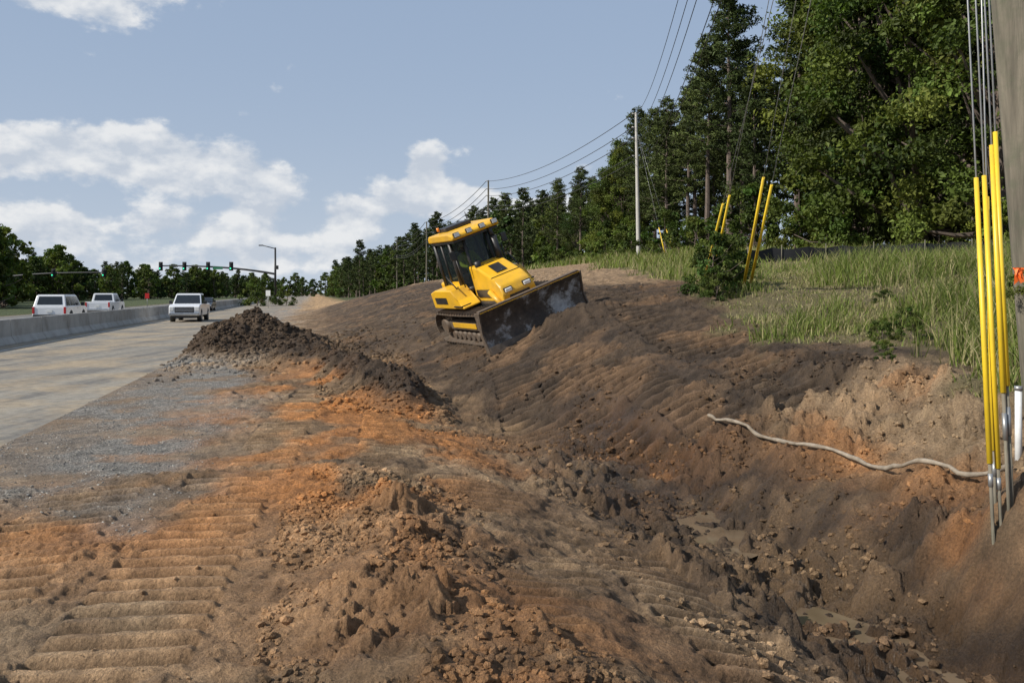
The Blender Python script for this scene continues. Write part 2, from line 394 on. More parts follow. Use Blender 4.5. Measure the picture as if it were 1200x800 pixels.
m_conc=simple('barrier_concrete',(.40,.38,.345),.9,0,.15,1.2,dirt=(.20,.17,.13),dirtamt=.7,bumpd=.004)
prof=[(-.32,0),(-.32,.08),(-.14,.34),(-.09,.98),(-.07,1.0),(.07,1.0),(.09,.98),(.14,.34),(.32,.08),(.32,0)]
bm=bmesh.new(); seg=3.8; v0=-20
while v0<190:
    A=[];B=[]
    for du,z in prof:
        A.append(bm.verts.new((-11.9+du-RD*v0,v0,z-.03))); v1=v0+seg-.04; B.append(bm.verts.new((-11.9+du-RD*v1,v1,z-.03)))
    for i in range(len(prof)-1): bm.faces.new((A[i],A[i+1],B[i+1],B[i]))
    bm.faces.new(A[::-1]); bm.faces.new(B); v0+=seg
from_bm('concrete_barrier',bm,m_conc)

# ------------------------------------------------------------------ clods, gravel
t=(1+5**.5)/2
ico=np.array([(-1,t,0),(1,t,0),(-1,-t,0),(1,-t,0),(0,-1,t),(0,1,t),(0,-1,-t),(0,1,-t),(t,0,-1),(t,0,1),(-t,0,-1),(-t,0,1)],float); ico/=np.linalg.norm(ico[0])
icf=np.array([(0,11,5),(0,5,1),(0,1,7),(0,7,10),(0,10,11),(1,5,9),(5,11,4),(11,10,2),(10,7,6),(7,1,8),(3,9,4),(3,4,2),(3,2,6),(3,6,8),(3,8,9),(4,9,5),(2,4,11),(6,2,10),(8,6,7),(9,8,1)])
def stones(name,X,Y,R,mat,colmul=1.0,colfix=None,sink=.4,flat=.75,var=.3):
    z,c,g,w=terrain(X,Y); n=len(X)
    V=ico[None]*R[:,None,None]*(1+rng.uniform(-var,var,(n,12,1)))
    V=V*rng.uniform(.65,1.25,(n,1,3)); V[:,:,2]*=flat
    a=rng.uniform(0,6.28,n); ca,sa=np.cos(a),np.sin(a)
    x=V[:,:,0]*ca[:,None]-V[:,:,1]*sa[:,None]; y=V[:,:,0]*sa[:,None]+V[:,:,1]*ca[:,None]
    V[:,:,0]=x+X[:,None]; V[:,:,1]=y+Y[:,None]; V[:,:,2]+=(z+R*flat*(.5-sink))[:,None]
    F=(icf[None]+np.arange(n)[:,None,None]*12).reshape(-1,3)
    cc=c*colmul if colfix is None else colfix
    cc=np.repeat(cc*rng.uniform(.8,1.2,(n,1)),12,0)
    return add_obj(name,np_mesh(name,V.reshape(-1,3),F,[mat],cc))
def attr_mat(name,rough=.95,sc=40,bd=.01):
    m,nt,b=mat_new(name); at=nt.nodes.new('ShaderNodeAttribute'); at.attribute_name='Col'
    n=noise(nt,sc,4,.7); r=ramp(nt,n.outputs[0],[(.3,.65),(.7,1.35)])
    L(nt,mixrgb(nt,at.outputs['Color'],r.outputs[0],1.0,'MULTIPLY'),b.inputs['Base Color']); b.inputs['Roughness'].default_value=rough
    b.inputs['Specular IOR Level'].default_value=.2
    bump(nt,b,n.outputs[0],1.0,bd); return m
m_clod=attr_mat('clod_soil',sc=55,bd=.04)
def pts(n,u0,u1,v0,v1,pw=1.6):
    v=v0+(v1-v0)*rng.random(n)**pw; u=rng.uniform(u0,u1,n); return u-RD*v,v
Xs=[];Ys=[];Rs=[]
def addp(n,u0,u1,v0,v1,r0,r1,pw=1.6,cl=.5,e=5):
    X,Y=pts(n,u0,u1,v0,v1,pw); k=(.5+.5*fbm(X/.7,Y/.7,3,51))>rng.random(len(X))*(1-cl)+cl*.75
    X=X[k];Y=Y[k]; R=r0+(r1-r0)*rng.random(len(X))**e
    Xs.append(X);Ys.append(Y);Rs.append(R)
addp(46000,-.3,1.5,3,9,.004,.036,e=4)
addp(20000,-4,4,3,14,.004,.022,e=7)
addp(54000,2.4,7.6,3,13,.005,.045,e=5)
addp(14000,1,9,13,30,.01,.05)
X=rng.normal(-1.8,1.7,10000)-RD*27; Y=rng.normal(26.5,2.4,10000); X=X-(Y-27)*RD
k=X+RD*Y>-4.2; Xs.append(X[k]);Ys.append(Y[k]);Rs.append(.015+.08*rng.random(k.sum())**4)
addp(9000,.0,2.4,14,23,.012,.07,1,.2)
stones('dirt_clods',np.concatenate(Xs),np.concatenate(Ys),np.concatenate(Rs),m_clod,1.1)
X,Y=pts(26000,-4.5,-.6,3,24,1.7)
_,_,g,_=terrain(X,Y); k=g>rng.random(len(X))*.8+.15; X=X[k];Y=Y[k]
gc=np.array([[.31,.285,.245]])*rng.uniform(.45,1.4,(len(X),1))
stones('gravel',X,Y,.005+.012*rng.random(len(X))**2.5,attr_mat('gravel_stone',sc=60,bd=.003),colfix=gc)

m_w,nt,b=mat_new('muddy_water'); b.inputs['Roughness'].default_value=.06
nn=noise(nt,3,3,.5); L(nt,ramp(nt,nn.outputs[0],[(.3,(.13,.09,.055)),(.7,(.20,.145,.09))]).outputs[0],b.inputs['Base Color'])
def puddle(u,v,ru,rv,q):
    uu=rng.uniform(-ru,ru,500)+u; vv=rng.uniform(-rv,rv,500)+v
    zz=terrain(uu-RD*vv,vv)[0]; z=float(np.percentile(zz,q))
    bm=bmesh.new(); vs=[]
    for i in range(28):
        a=2*math.pi*i/28; k=1.2+.2*math.sin(3*a+1)+.12*math.sin(5*a)
        uu=u+math.cos(a)*ru*k; vv=v+math.sin(a)*rv*k; vs.append(bm.verts.new((uu-RD*vv,vv,z)))
    bm.faces.new(vs); from_bm('puddle',bm,m_w)
puddle(4.25,9.2,.45,.9,40); puddle(4.05,5.9,.35,.8,45)

# ------------------------------------------------------------------ foliage
def leafmat(name,trans=.25,rough=.6,varh=.02):
    m,nt,b=mat_new(name); at=nt.nodes.new('ShaderNodeAttribute'); at.attribute_name='Col'
    oi=nt.nodes.new('ShaderNodeObjectInfo')
    hs=nt.nodes.new('ShaderNodeHueSaturation')
    m1=nt.nodes.new('ShaderNodeMapRange'); L(nt,oi.outputs['Random'],m1.inputs[0]); m1.inputs[3].default_value=.5-varh*.6; m1.inputs[4].default_value=.5+varh*.6
    m2=nt.nodes.new('ShaderNodeMapRange'); L(nt,oi.outputs['Random'],m2.inputs[0]); m2.inputs[3].default_value=1.25; m2.inputs[4].default_value=.65
    L(nt,m1.outputs[0],hs.inputs['Hue']); L(nt,m2.outputs[0],hs.inputs['Value']); L(nt,at.outputs['Color'],hs.inputs['Color'])
    L(nt,hs.outputs[0],b.inputs['Base Color']); b.inputs['Roughness'].default_value=rough; b.inputs['Specular IOR Level'].default_value=.2
    if trans>0:
        tr=nt.nodes.new('ShaderNodeBsdfTranslucent'); L(nt,mixrgb(nt,hs.outputs[0],(1.2,1.3,.5),1.0,'MULTIPLY'),tr.inputs[0])
        mx=nt.nodes.new('ShaderNodeMixShader'); mx.inputs[0].default_value=trans
        L(nt,b.outputs[0],mx.inputs[1]); L(nt,tr.outputs[0],mx.inputs[2]); L(nt,mx.outputs[0],nt.nodes['Material Output'].inputs[0])
    return m
m_leaf=leafmat('broad_leaves',.2); m_needle=leafmat('pine_needles',0); m_grass=leafmat('grass_blades',.25)
m_bark=simple('bark',(.13,.10,.08),.95,0,.3,8)
def rnd_unit(n):
    v=rng.normal(size=(n,3)); return v/np.linalg.norm(v,axis=1)[:,None]
def leaves(C,size,aspect,normal_bias):
    n=len(C); nn=rnd_unit(n)+normal_bias; nn/=np.linalg.norm(nn,axis=1)[:,None]
    a=np.cross(nn,rnd_unit(n)); a/=np.linalg.norm(a,axis=1)[:,None]+1e-9; b=np.cross(nn,a)
    s=size[:,None]
    return np.stack([C-a*s*.5,C+b*s*aspect*.5+nn*s*.08,C+a*s*.5-nn*s*.1,C-b*s*aspect*.5+nn*s*.08],1)
def assemble(name,LV,LC,wood,leafm):
    n=len(LV); V=[LV.reshape(-1,3)]; Fq=[np.arange(n*4).reshape(n,4)]; C=[np.repeat(LC,4,0)]; M=[np.zeros(n)]
    off=n*4
    for (wv,wf) in wood:
        wv=np.array([tuple(p) for p in wv]); wf=np.array(wf)+off; V.append(wv);Fq.append(wf);C.append(np.full((len(wv),3),.1));M.append(np.ones(len(wf))); off+=len(wv)
    return np_mesh(name,np.concatenate(V),np.concatenate(Fq),[leafm,m_bark],np.concatenate(C),matidx=np.concatenate(M))
def broadleaf(name,H,R,nclu,per,lsz,low=.06,tone=(.088,.115,.022)):
    wood=[];cent=[];rad=[]
    P=[Vector((0,0,-.5))]; x=y=0
    for i in range(1,9):
        x+=random.uniform(-.15,.15); y+=random.uniform(-.15,.15); P.append(Vector((x,y,H*.85*i/8)))
    Rr=[.024*H*(1-i/9.5) for i in range(9)]; Rr[0]*=1.3
    wood.append(tube(P,Rr,8))
    for k in range(nclu):
        hz=low+(1-low)*((k+.5)/nclu)**.9
        prof=math.sin(math.pi*min(1,max(0,(hz*.86+.16)))**.9)**.55
        a=k*2.399+random.uniform(-.5,.5); rr=R*prof*random.uniform(.4,1.18)
        c=Vector((math.cos(a)*rr,math.sin(a)*rr,H*hz*random.uniform(.93,1.06)))
        cent.append(c); rad.append(random.uniform(.35,1.0)*R*.32)
        j=min(8,max(1,int(hz*7))); s0=P[j]*.6+P[j-1]*.4
        if k%2==0: wood.append(tube([s0,(s0+c)/2+Vector((0,0,-.2)),c],[Rr[j]*.5,Rr[j]*.3,.02],5))
    LV=[];LC=[]
    for c,r in zip(cent,rad):
        m=int(per*random.uniform(.6,1.3)); d=rnd_unit(m); rr=rng.random(m)**.45*(1+.4*np.sin(d[:,0]*5+c.x)*np.sin(d[:,1]*6+c.z))
        C=np.array(c)[None]+d*rr[:,None]*r*np.array([[1.05,1.05,.72]])
        outward=C-np.array([[0,0,c.z*.9]]); outward/=np.linalg.norm(outward,axis=1)[:,None]+1e-6
        LV.append(leaves(C,lsz*rng.uniform(.5,1.5,m),.6,outward*.5+np.array([[0,0,.4]])))
        br=random.uniform(.5,1.4); hue=random.uniform(-.018,.012)
        cc=np.array([[tone[0]+hue,tone[1],tone[2]]])*br*rng.uniform(.6,1.4,(m,1)); LC.append(np.clip(cc,.005,1))
    return assemble(name,np.concatenate(LV),np.concatenate(LC),wood,m_leaf)
def pine(name,H,R,nb,per,low=.3,lsz=.38):
    wood=[];LV=[];LC=[]
    P=[];x=y=0
    for i in range(9):
        P.append(Vector((x,y,H*i/8-.4*(i==0)))); x+=random.uniform(-.12,.12); y+=random.uniform(-.12,.12)
    wood.append(tube(P,[.015*H*(1-i/8.6) for i in range(9)],7))
    for k in range(nb):
        hz=low+(1-low)*((k+.5)/nb)**.85
        s=P[int(hz*8)].lerp(P[min(8,int(hz*8)+1)],hz*8%1)
        t=(hz-low)/(1-low); ln=R*(1-t**2.4)*random.uniform(.4,1.15)*(.65+.35*min(1,t*5))+.35
        a=k*2.399+random.uniform(-.6,.6); up=.15+.6*t
        e=s+Vector((math.cos(a)*ln,math.sin(a)*ln,ln*up*random.uniform(.5,1.3)))
        if k%2==0: wood.append(tube([s,(s+e)/2-Vector((0,0,.1)),e],[.05,.035,.015],4))
        br=random.uniform(.6,1.35)
        for q in (.4,.7,1.0):
            if q*ln<.4 and q<1: continue
            c=s.lerp(e,q); r=(.3+.35*random.random())*(.6+.4*R/3); m=int(per*random.uniform(.6,1.3))
            C=np.array(c)[None]+rnd_unit(m)*(rng.random(m)**.5)[:,None]*r*np.array([[1.1,1.1,.6]])
            LV.append(leaves(C,lsz*rng.uniform(.6,1.3,m),.28,np.array([[0,0,.9]])))
            LC.append(np.array([[.07,.094,.026]])*br*rng.uniform(.6,1.4,(m,1)))
    return assemble(name,np.concatenate(LV),np.concatenate(LC),wood,m_needle)
BL=[broadleaf('broadleaf_mesh',17,4.2,130,330,.225),broadleaf('broadleaf_mesh',19,4.6,140,330,.23,tone=(.105,.132,.022)),broadleaf('broadleaf_mesh',15,3.8,110,320,.21,tone=(.072,.10,.022))]
PN=[pine('pine_mesh',19,3.0,90,44,.28),pine('pine_mesh',17,2.7,80,44,.2),pine('pine_mesh',20,2.8,80,44,.38)]
BLF=[broadleaf('broadleaf_far_mesh',12,4.0,45,60,.7),broadleaf('broadleaf_far_mesh',10,3.6,40,60,.65,tone=(.062,.084,.024))]
PNF=[pine('pine_far_mesh',17,3.3,46,18,.12,.8),pine('pine_far_mesh',15,3.0,42,18,.08,.8)]
SH=[broadleaf('shrub_mesh',3.2,1.8,28,160,.17,0.02,tone=(.075,.105,.02)),broadleaf('shrub_mesh',2.4,1.6,24,160,.15,0.02,tone=(.105,.135,.025))]
def put(name,me,x,y,sc,coll=None,sz=None):
    o=bpy.data.objects.new(name,me); z=HB(x,y)-.1
    o.location=(x,y,z); o.rotation_euler=(0,0,random.uniform(0,6.28)); s=sc*random.uniform(.93,1.07); o.scale=(s,s,(sz or 1)*s)
    return link(o,None,coll)
far_coll=bpy.data.collections.new('distant_tree_mass')
EV=[34,45,60,80,110,170,260,420]; EU=[34,33,30,31,31,30,12,10]
v=34.0
while v<420:
    ue=float(np.interp(v,EV,EU))
    step=3.1 if v<110 else 4.4+v*.008
    for r,off in enumerate((0,4.2,9.5) if v<110 else (0,5,11)):
        uu=ue+off+random.uniform(-1,1); vv=v+random.uniform(-1,1)+r*1.3; x=uu-RD*vv
        if vv>30 and x/vv>.78: continue
        if r>=2 and v<110 and random.random()<.3: continue
        if v<110:
            pb=float(np.interp(v,[34,54,60,110],[.82,.80,.12,.08]))*(1 if r==0 else .7)
            if random.random()<pb: put('broadleaf_tree',random.choice(BL),x,vv,float(np.interp(v,[34,60,68,110],[1.14,1.12,.7,.62]))*random.uniform(.82,1.15))
            else: put('pine_tree',random.choice(PN),x,vv,float(np.interp(v,[34,60,66,80,100,110],[1.12,1.02,.76,.68,.62,.62]))*random.uniform(.75,1.12))
        else:
            me=random.choice(PNF) if random.random()<.6 else random.choice(BLF)
            sc=float(np.interp(v,[110,150,180,260,420],[.66,.84,.92,.88,.88]))*random.uniform(.82,1.05)
            if me in BLF: sc*=1.12
            put('tree_part',me,x,vv,sc,far_coll)
    if v<110:
        uu=ue-1.8+random.uniform(-1,1.5); vv=v+random.uniform(-1,1); x=uu-RD*vv
        if x/vv<.78: put('shrub',random.choice(SH),x,vv,random.uniform(.8,1.6))
    v+=step
for i in range(120):
    t=random.random(); Y=115+t*230+random.uniform(0,14); X=-.66*Y-4+ t*.40*Y - random.uniform(0,16)
    me=random.choice(BLF+BLF+PNF); put('tree_part',me,X-2,Y,random.uniform(.75,1.05)*(1.0 if me in BLF else .75)*(1.15-.3*t),far_coll)
for i in range(60):
    Y=random.uniform(420,560); X=-.42*Y+random.random()*.26*Y; put('tree_part',random.choice(BLF),X,Y,random.uniform(.7,1.1),far_coll)
for i in range(26):
    Y=random.uniform(105,135); X=-.58*Y-random.uniform(0,30); put('tree_part',random.choice(BLF),X,Y,random.uniform(.8,.98),far_coll)
e=empty('distant_trees'); e.instance_type='COLLECTION'; e.instance_collection=far_coll
def puts(x,y,sc,me=None): return put('shrub',me or random.choice(SH),x,y,sc)
puts(4.75,19.6,.42); puts(5.2,20.3,.36); puts(5.9,13.6,.17); puts(6.2,13.2,.14); puts(4.5,18.9,.24); puts(7.2,16.5,.14); puts(5.1,11.6,.10); puts(6.6,14.2,.14); puts(5.4,12.4,.12)
put('young_tree',SH[1],-39,130,1.8)
puts(-36,136,1.0); puts(-44,150,1.2)

def grass(name,n,u0,u1,v0,v1,h0,h1,w,pw=1.5,thr=.5):
    v=v0+(v1-v0)*rng.random(n)**pw; u=rng.uniform(u0,u1,n); X=u-RD*v; Y=v
    k=(X/np.maximum(Y,1)<.75); X=X[k];Y=Y[k]
    g=grassmask(X,Y,X+RD*Y); cl=.5+.5*fbm(X/.9,Y/.9,4,61); k=(g*(.1+1.4*cl)>thr*(.5+rng.random(len(X))*.9)); X=X[k];Y=Y[k];cl=cl[k]
    z=terrain(X,Y)[0]; n=len(X)
    big=.5+.5*fbm(X/2.2,Y/2.2,4,62)
    h=(h0+(h1-h0)*rng.random(n)**1.6)*(.22+1.35*ss(.32,.72,big)); a=rng.uniform(0,6.28,n); w=w*rng.uniform(.6,1.4,n)*(1+Y/25)
    dx,dy=np.cos(a),np.sin(a); lean=rng.uniform(.1,.85,n)*h; la=rng.uniform(0,6.28,n); lx,ly=np.cos(la)*lean,np.sin(la)*lean
    P=np.stack([X,Y,z-.03],1)
    side=np.stack([dx*w,dy*w,0*w],1)
    mid=P+np.stack([lx*.35,ly*.35,h*.6],1); tip=P+np.stack([lx,ly,h],1)
    V=np.stack([P-side,P+side,mid+side*.7,mid-side*.7,tip+side*.12,tip-side*.12],1)
    b=np.arange(n)[:,None]*6
    F=np.concatenate([b+np.array([[0,1,2,3]]),b+np.array([[3,2,4,5]])])
    dry=(rng.random(n)<.28+.4*(big<.44))[:,None]
    c=np.where(dry,np.array([[.36,.31,.16]]),np.array([[.165,.205,.045]])*(1+.8*(cl[:,None]-.5)))*rng.uniform(.6,1.35,(n,1))
    return add_obj(name,np_mesh(name,V.reshape(-1,3),F,[m_grass],np.repeat(c,6,0)))
grass('grass',125000,7,18,6,24,.07,.55,.0055,1.1,.58)
grass('grass',105000,10,40,20,70,.08,.5,.0065,1.2,.52)
grass('grass',30000,18,45,60,130,.3,.6,.012,1.2,.3)

# ------------------------------------------------------------------ bulldozer
mY=simple('yellow_paint',(.76,.42,.015),.42,0,.08,2,dirt=(.26,.17,.08),dirtamt=.5,coat=.1)
mK=simple('black_paint',(.018,.018,.018),.45,0,.2,3,dirt=(.12,.09,.06),dirtamt=.4)
mTr=simple('track_steel',(.13,.10,.075),.65,.25,.35,9,dirt=(.17,.11,.065),dirtamt=.9,bumpd=.015)
mSt=simple('worn_steel',(.32,.30,.28),.35,.8,.2,6)
mLens=simple('lamp_lens',(.75,.75,.72),.15,0,.03,3)
mAmb=simple('amber_lens',(.8,.25,.02),.25)
mSeat=simple('seat_fabric',(.03,.03,.035),.8)
mSkin=simple('skin',(.35,.2,.14),.6)
mVest=simple('vest',(.6,.7,.05),.8)
m_gl,nt,b=mat_new('tinted_glass'); b.inputs['Base Color'].default_value=(.02,.03,.035,1); b.inputs['Roughness'].default_value=.05
tp=nt.nodes.new('ShaderNodeBsdfTransparent'); tp.inputs[0].default_value=(.55,.62,.62,1); mx=nt.nodes.new('ShaderNodeMixShader'); mx.inputs[0].default_value=.5
L(nt,b.outputs[0],mx.inputs[1]); L(nt,tp.outputs[0],mx.inputs[2]); L(nt,mx.outputs[0],nt.nodes['Material Output'].inputs[0])
m_bl,nt,b=mat_new('blade_steel')
n=noise(nt,1.3,6,.7); n2=noise(nt,9,4,.7)
c=ramp(nt,n.outputs[0],[(.4,(.05,.036,.027)),(.52,(.09,.065,.045)),(.62,(.42,.40,.38))]); c2=ramp(nt,n2.outputs[0],[(.3,.6),(.7,1.3)])
L(nt,mixrgb(nt,c.outputs[0],c2.outputs[0],1.0,'MULTIPLY'),b.inputs['Base Color']); b.inputs['Roughness'].default_value=.6; b.inputs['Metallic'].default_value=.1
bump(nt,b,n2.outputs[0],.5,.02)

DX,DY=-.18,20.9
nx=(HB(DX+1.1,DY)-HB(DX-1.1,DY))/2.2; ny=(HB(DX,DY+1.1)-HB(DX,DY-1.1))/2.2
up=Vector((-nx*.87,-ny,1)).normalized(); hd=math.radians(27)
fw=Vector((math.sin(hd),-math.cos(hd),0)); fw=(fw-up*fw.dot(up)).normalized(); rt=fw.cross(up)
DS=.90
M=Matrix(((rt.x*DS,fw.x*DS,up.x*DS,DX),(rt.y*DS,fw.y*DS,up.y*DS,DY),(rt.z*DS,fw.z*DS,up.z*DS,HB(DX,DY)-.02),(0,0,0,1)))
D=empty('bulldozer'); 
for sx in (-1,1):
    cx=.95*sx
    bm=bmesh.new(); rr=.40; cy=1.22; per=4*cy+2*math.pi*rr; ns=42
    for i in range(ns):
        s=per*i/ns
        if s<2*cy: y,z=-cy+s,.06; no=Vector((0,0,-1)); ta=Vector((0,1,0))
        elif s<2*cy+math.pi*rr: 
            th=(s-2*cy)/rr; y,z=cy+rr*math.sin(th),rr+.06-rr*math.cos(th); no=Vector((0,math.sin(th),-math.cos(th))); ta=Vector((0,math.cos(th),math.sin(th)))
        elif s<4*cy+math.pi*rr: y,z=cy-(s-2*cy-math.pi*rr),2*rr+.06-.02*math.sin(math.pi*(s-2*cy-math.pi*rr)/(2*cy)); no=Vector((0,0,1)); ta=Vector((0,-1,0))
        else:
            th=(s-4*cy-math.pi*rr)/rr; y,z=-cy-rr*math.sin(th),rr+.06+rr*math.cos(th); no=Vector((0,-math.sin(th),math.cos(th))); ta=Vector((0,-math.cos(th),-math.sin(th)))
        R=Matrix((Vector((1,0,0)),ta,no)).transposed().to_4x4()
        for (w,l,h,oy,oz) in ((.56,.165,.03,0,0),(.56,.022,.06,-.06,.04),(.16,.17,.07,0,-.05)):
            r=bmesh.ops.create_cube(bm,size=1)
            bmesh.ops.transform(bm,matrix=Matrix.Translation((cx,y,z))@R@Matrix.Translation((0,oy,oz))@Matrix.Diagonal((w,l,h,1)),verts=r['verts'])
    from_bm('track_chain_%s'%('right' if sx>0 else 'left'),bm,mTr,D)
    box('track_frame',(cx,0,.48),(.24,2.0,.24),mTr,D,.03)
    box('track_frame_cover',(cx+.13*sx,0,.5),(.02,1.5,.14),mY,D,.005)
    for i in range(7): cylp('roller',(cx-.13,-.9+.3*i,.19),(cx+.13,-.9+.3*i,.19),.11,mTr,D)
    cylp('sprocket',(cx-.05,-cy,rr+.06),(cx+.05,-cy,rr+.06),.35,mTr,D,seg=22,smooth=False)
    cylp('final_drive',(cx-.2,-cy,rr+.06),(cx+.2,-cy,rr+.06),.2,mTr,D,seg=20)
    cylp('idler',(cx-.07,cy,rr+.06),(cx+.07,cy,rr+.06),.33,mTr,D,seg=24)
    cylp('idler_hub',(cx-.14,cy,rr+.06),(cx+.14,cy,rr+.06),.12,mTr,D)
    prism('fender',[(-1.55,.98),(-1.55,1.42),(-1.2,1.5),(-.1,1.5),(.15,1.2),(.45,1.02),(.45,.98)],*((.6,1.12) if sx>0 else (-1.12,-.6)),mY,D,.03)
    box('step_plate',(1.0*sx,.15,1.06),(.3,.5,.03),mK,D,.005)
    quad('fender_decal',[(1.125*sx,-1.3,1.12),(1.125*sx,-.5,1.12),(1.125*sx,-.5,1.3),(1.125*sx,-1.3,1.3)][::sx],mK,D)
    cylp('grab_rail',(.98*sx,.1,1.5),(.98*sx,-.35,1.85),.018,mK,D,seg=8)
    cylp('grab_rail',(.7*sx,.02,1.45),(.7*sx,.02,2.2),.018,mK,D,seg=8)
    prism('c_frame_arm',[(.4,.34),(.4,.55),(1.2,.58),(1.9,.42),(1.9,.24),(1.2,.36)],*((.42,.56) if sx>0 else (-.56,-.42)),mY,D,.02)
    cylp('lift_cylinder',(.54*sx,1.05,1.25),(.52*sx,1.55,.85),.07,mY,D); cylp('cylinder_rod',(.52*sx,1.55,.85),(.5*sx,1.9,.52),.035,mSt,D)
    cylp('angle_cylinder',(.5*sx,1.1,.6),(.9*sx,1.88,.55),.055,mY,D)
box('belly_pan',(0,-.1,.72),(1.2,2.9,.55),mK,D,.04)
box('rear_body',(0,-1.5,1.15),(1.3,.55,.85),mY,D,.06)
box('radiator_grille',(0,-1.79,1.2),(1.05,.05,.65),mK,D,.01)
prism('hood',[(0.0,.95),(0.0,1.93),(.5,1.87),(1.3,1.50),(1.52,1.36),(1.62,1.15),(1.6,.80),(1.3,.72)],-.5,.5,mY,D,.045,top=(1.3,.86))
for sx in (-1,1):
    quad('hood_vent',[(.505*sx,.2,1.1),(.505*sx,1.0,1.1),(.505*sx,1.0,1.3),(.505*sx,.2,1.3)][::sx],mK,D,.008)
    box('hood_seam',(0,.45 if sx>0 else 1.15,1.885 if sx>0 else 1.58),(.86,.02,.012),mK,D,0)
    box('headlight',(.28*sx,1.6,1.22),(.2,.08,.1),mLens,D,.02)
    box('headlight_guard',(.28*sx,1.58,1.22),(.25,.06,.15),mK,D,.02)
box('nose_grille',(0,1.615,.98),(.6,.03,.2),mK,D,.01)
quad('hood_badge',[(-.16,.62,1.83),(.16,.62,1.83),(.16,1.02,1.645),(-.16,1.02,1.645)],mK,D,.012)
cz0,cz1=1.35,2.74
A=[(-.66,-1.3),(.66,-1.3),(.66,-.25),(.36,.08),(-.36,.08),(-.66,-.25)]
T=[(x*.92,y*.96-.03) for x,y in A]
bm=bmesh.new(); lo=[bm.verts.new((x,y,cz0)) for x,y in A]; hi=[bm.verts.new((x,y,cz1)) for x,y in T]
for i in range(6): bm.faces.new((lo[i],lo[(i+1)%6],hi[(i+1)%6],hi[i]))
from_bm('cab_glass',bm,m_gl,D)
for i in range(6):
    cylp('cab_pillar',(A[i][0]*1.01,A[i][1]*1.01,cz0-.1),(T[i][0]*1.01,T[i][1]*1.01,cz1+.02),.06 if i in(0,1,2,5) else .045,mK,D,seg=8)
    j=(i+1)%6
    cylp('cab_sill',(A[i][0]*1.01,A[i][1]*1.01,cz0),(A[j][0]*1.01,A[j][1]*1.01,cz0),.05,mK,D,seg=8)
    cylp('cab_header',(T[i][0]*1.01,T[i][1]*1.01,cz1-.03),(T[j][0]*1.01,T[j][1]*1.01,cz1-.03),.05,mK,D,seg=8)
for sx in (-1,1):
    cylp('door_pillar',(.665*sx,-.85,cz0),(.615*sx,-.85,cz1),.035,mK,D,seg=8)
    quad('door_lower_panel',[(.675*sx,-.83,cz0),(.675*sx,-.27,cz0),(.66*sx,-.27,cz0+.25),(.66*sx,-.83,cz0+.25)][::sx],mY,D,.01)
    cylp('wiper',(.2*sx,.1,cz0+.05),(.05*sx,.075,cz0+.6),.01,mK,D,seg=6)
    box('mirror',(.8*sx,.12,2.35),(.16,.04,.24),mK,D,.015)
    cylp('mirror_arm',(.62*sx,-.05,2.45),(.8*sx,.12,2.45),.012,mK,D,seg=6)
box('cab_floor',(0,-.65,1.3),(1.28,1.35,.1),mK,D,.02)
prism('cab_roof',[(-1.42,2.74),(-1.42,2.86),(-1.3,2.94),(.0,2.93),(.26,2.86),(.3,2.78),(.25,2.73)],-.72,.72,mY,D,.035)
prism('roof_underside',[(-1.38,2.66),(-1.38,2.73),(.2,2.725),(.2,2.66)],-.68,.68,mK,D,.01)
box('air_conditioner',(0,-1.0,2.99),(.8,.6,.12),mK,D,.03)
for x in (-.58,-.2,.2,.58):
    box('work_light_housing',(x,.28,2.86),(.17,.1,.13),mK,D,.02); box('work_light_lens',(x,.335,2.86),(.14,.015,.10),mLens,D,.005)
for x in (-.55,.55): box('rear_work_light',(x,-1.45,2.84),(.16,.1,.12),mK,D,.02)
cylp('beacon',(.45,-1.1,3.0),(.45,-1.1,3.1),.04,mAmb,D)
cylp('antenna_mast',(-.6,-1.35,2.86),(-.6,-1.35,3.25),.012,mK,D,seg=6)
cylp('exhaust_stack',(-.42,.28,1.7),(-.42,.28,2.5),.09,mK,D); cylp('exhaust_tip',(-.42,.28,2.5),(-.42,.18,2.78),.055,mK,D)
cylp('pre_cleaner',(.3,.35,1.8),(.3,.35,2.02),.09,mK,D)
box('seat_base',(0,-.85,1.5),(.5,.5,.3),mSeat,D,.05); box('seat_back',(0,-1.1,1.95),(.48,.14,.7),mSeat,D,.05)
mesh=bpy.data.meshes.new('operator_body')
J=[(0,-.88,1.68),(0,-.9,1.95),(0,-.88,2.17),(0,-.86,2.28),(.2,-.88,2.14),(.27,-.72,1.92),(.22,-.45,1.86),(-.2,-.88,2.14),(-.27,-.72,1.92),(-.22,-.45,1.86),(.12,-.5,1.7),(.13,-.3,1.42),(-.12,-.5,1.7),(-.13,-.3,1.42)]
E=[(0,1),(1,2),(2,3),(2,4),(4,5),(5,6),(2,7),(7,8),(8,9),(0,10),(10,11),(0,12),(12,13)]
mesh.from_pydata(J,E,[]); mesh.materials.append(mVest); ob=add_obj('operator_body',mesh,D)
ob.modifiers.new('skin','SKIN'); 
for i,r in enumerate([.16,.16,.14,.06,.075,.055,.04,.075,.055,.04,.085,.06,.085,.06]): mesh.skin_vertices[0].data[i].radius=(r,r)
mesh.skin_vertices[0].data[0].use_root=True; ob.modifiers.new('sub','SUBSURF').levels=1
bm=bmesh.new(); bmesh.ops.create_uvsphere(bm,u_segments=14,v_segments=10,radius=.11)
bmesh.ops.transform(bm,matrix=Matrix.Translation((0,-.85,2.38))@Matrix.Diagonal((.85,1,1.15,1)),verts=bm.verts); from_bm('operator_head',bm,mSkin,D,smooth=True)
bm=bmesh.new(); bmesh.ops.create_uvsphere(bm,u_segments=14,v_segments=10,radius=.13)
for v in bm.verts:
    if v.co.z<0: v.co.z*=.1
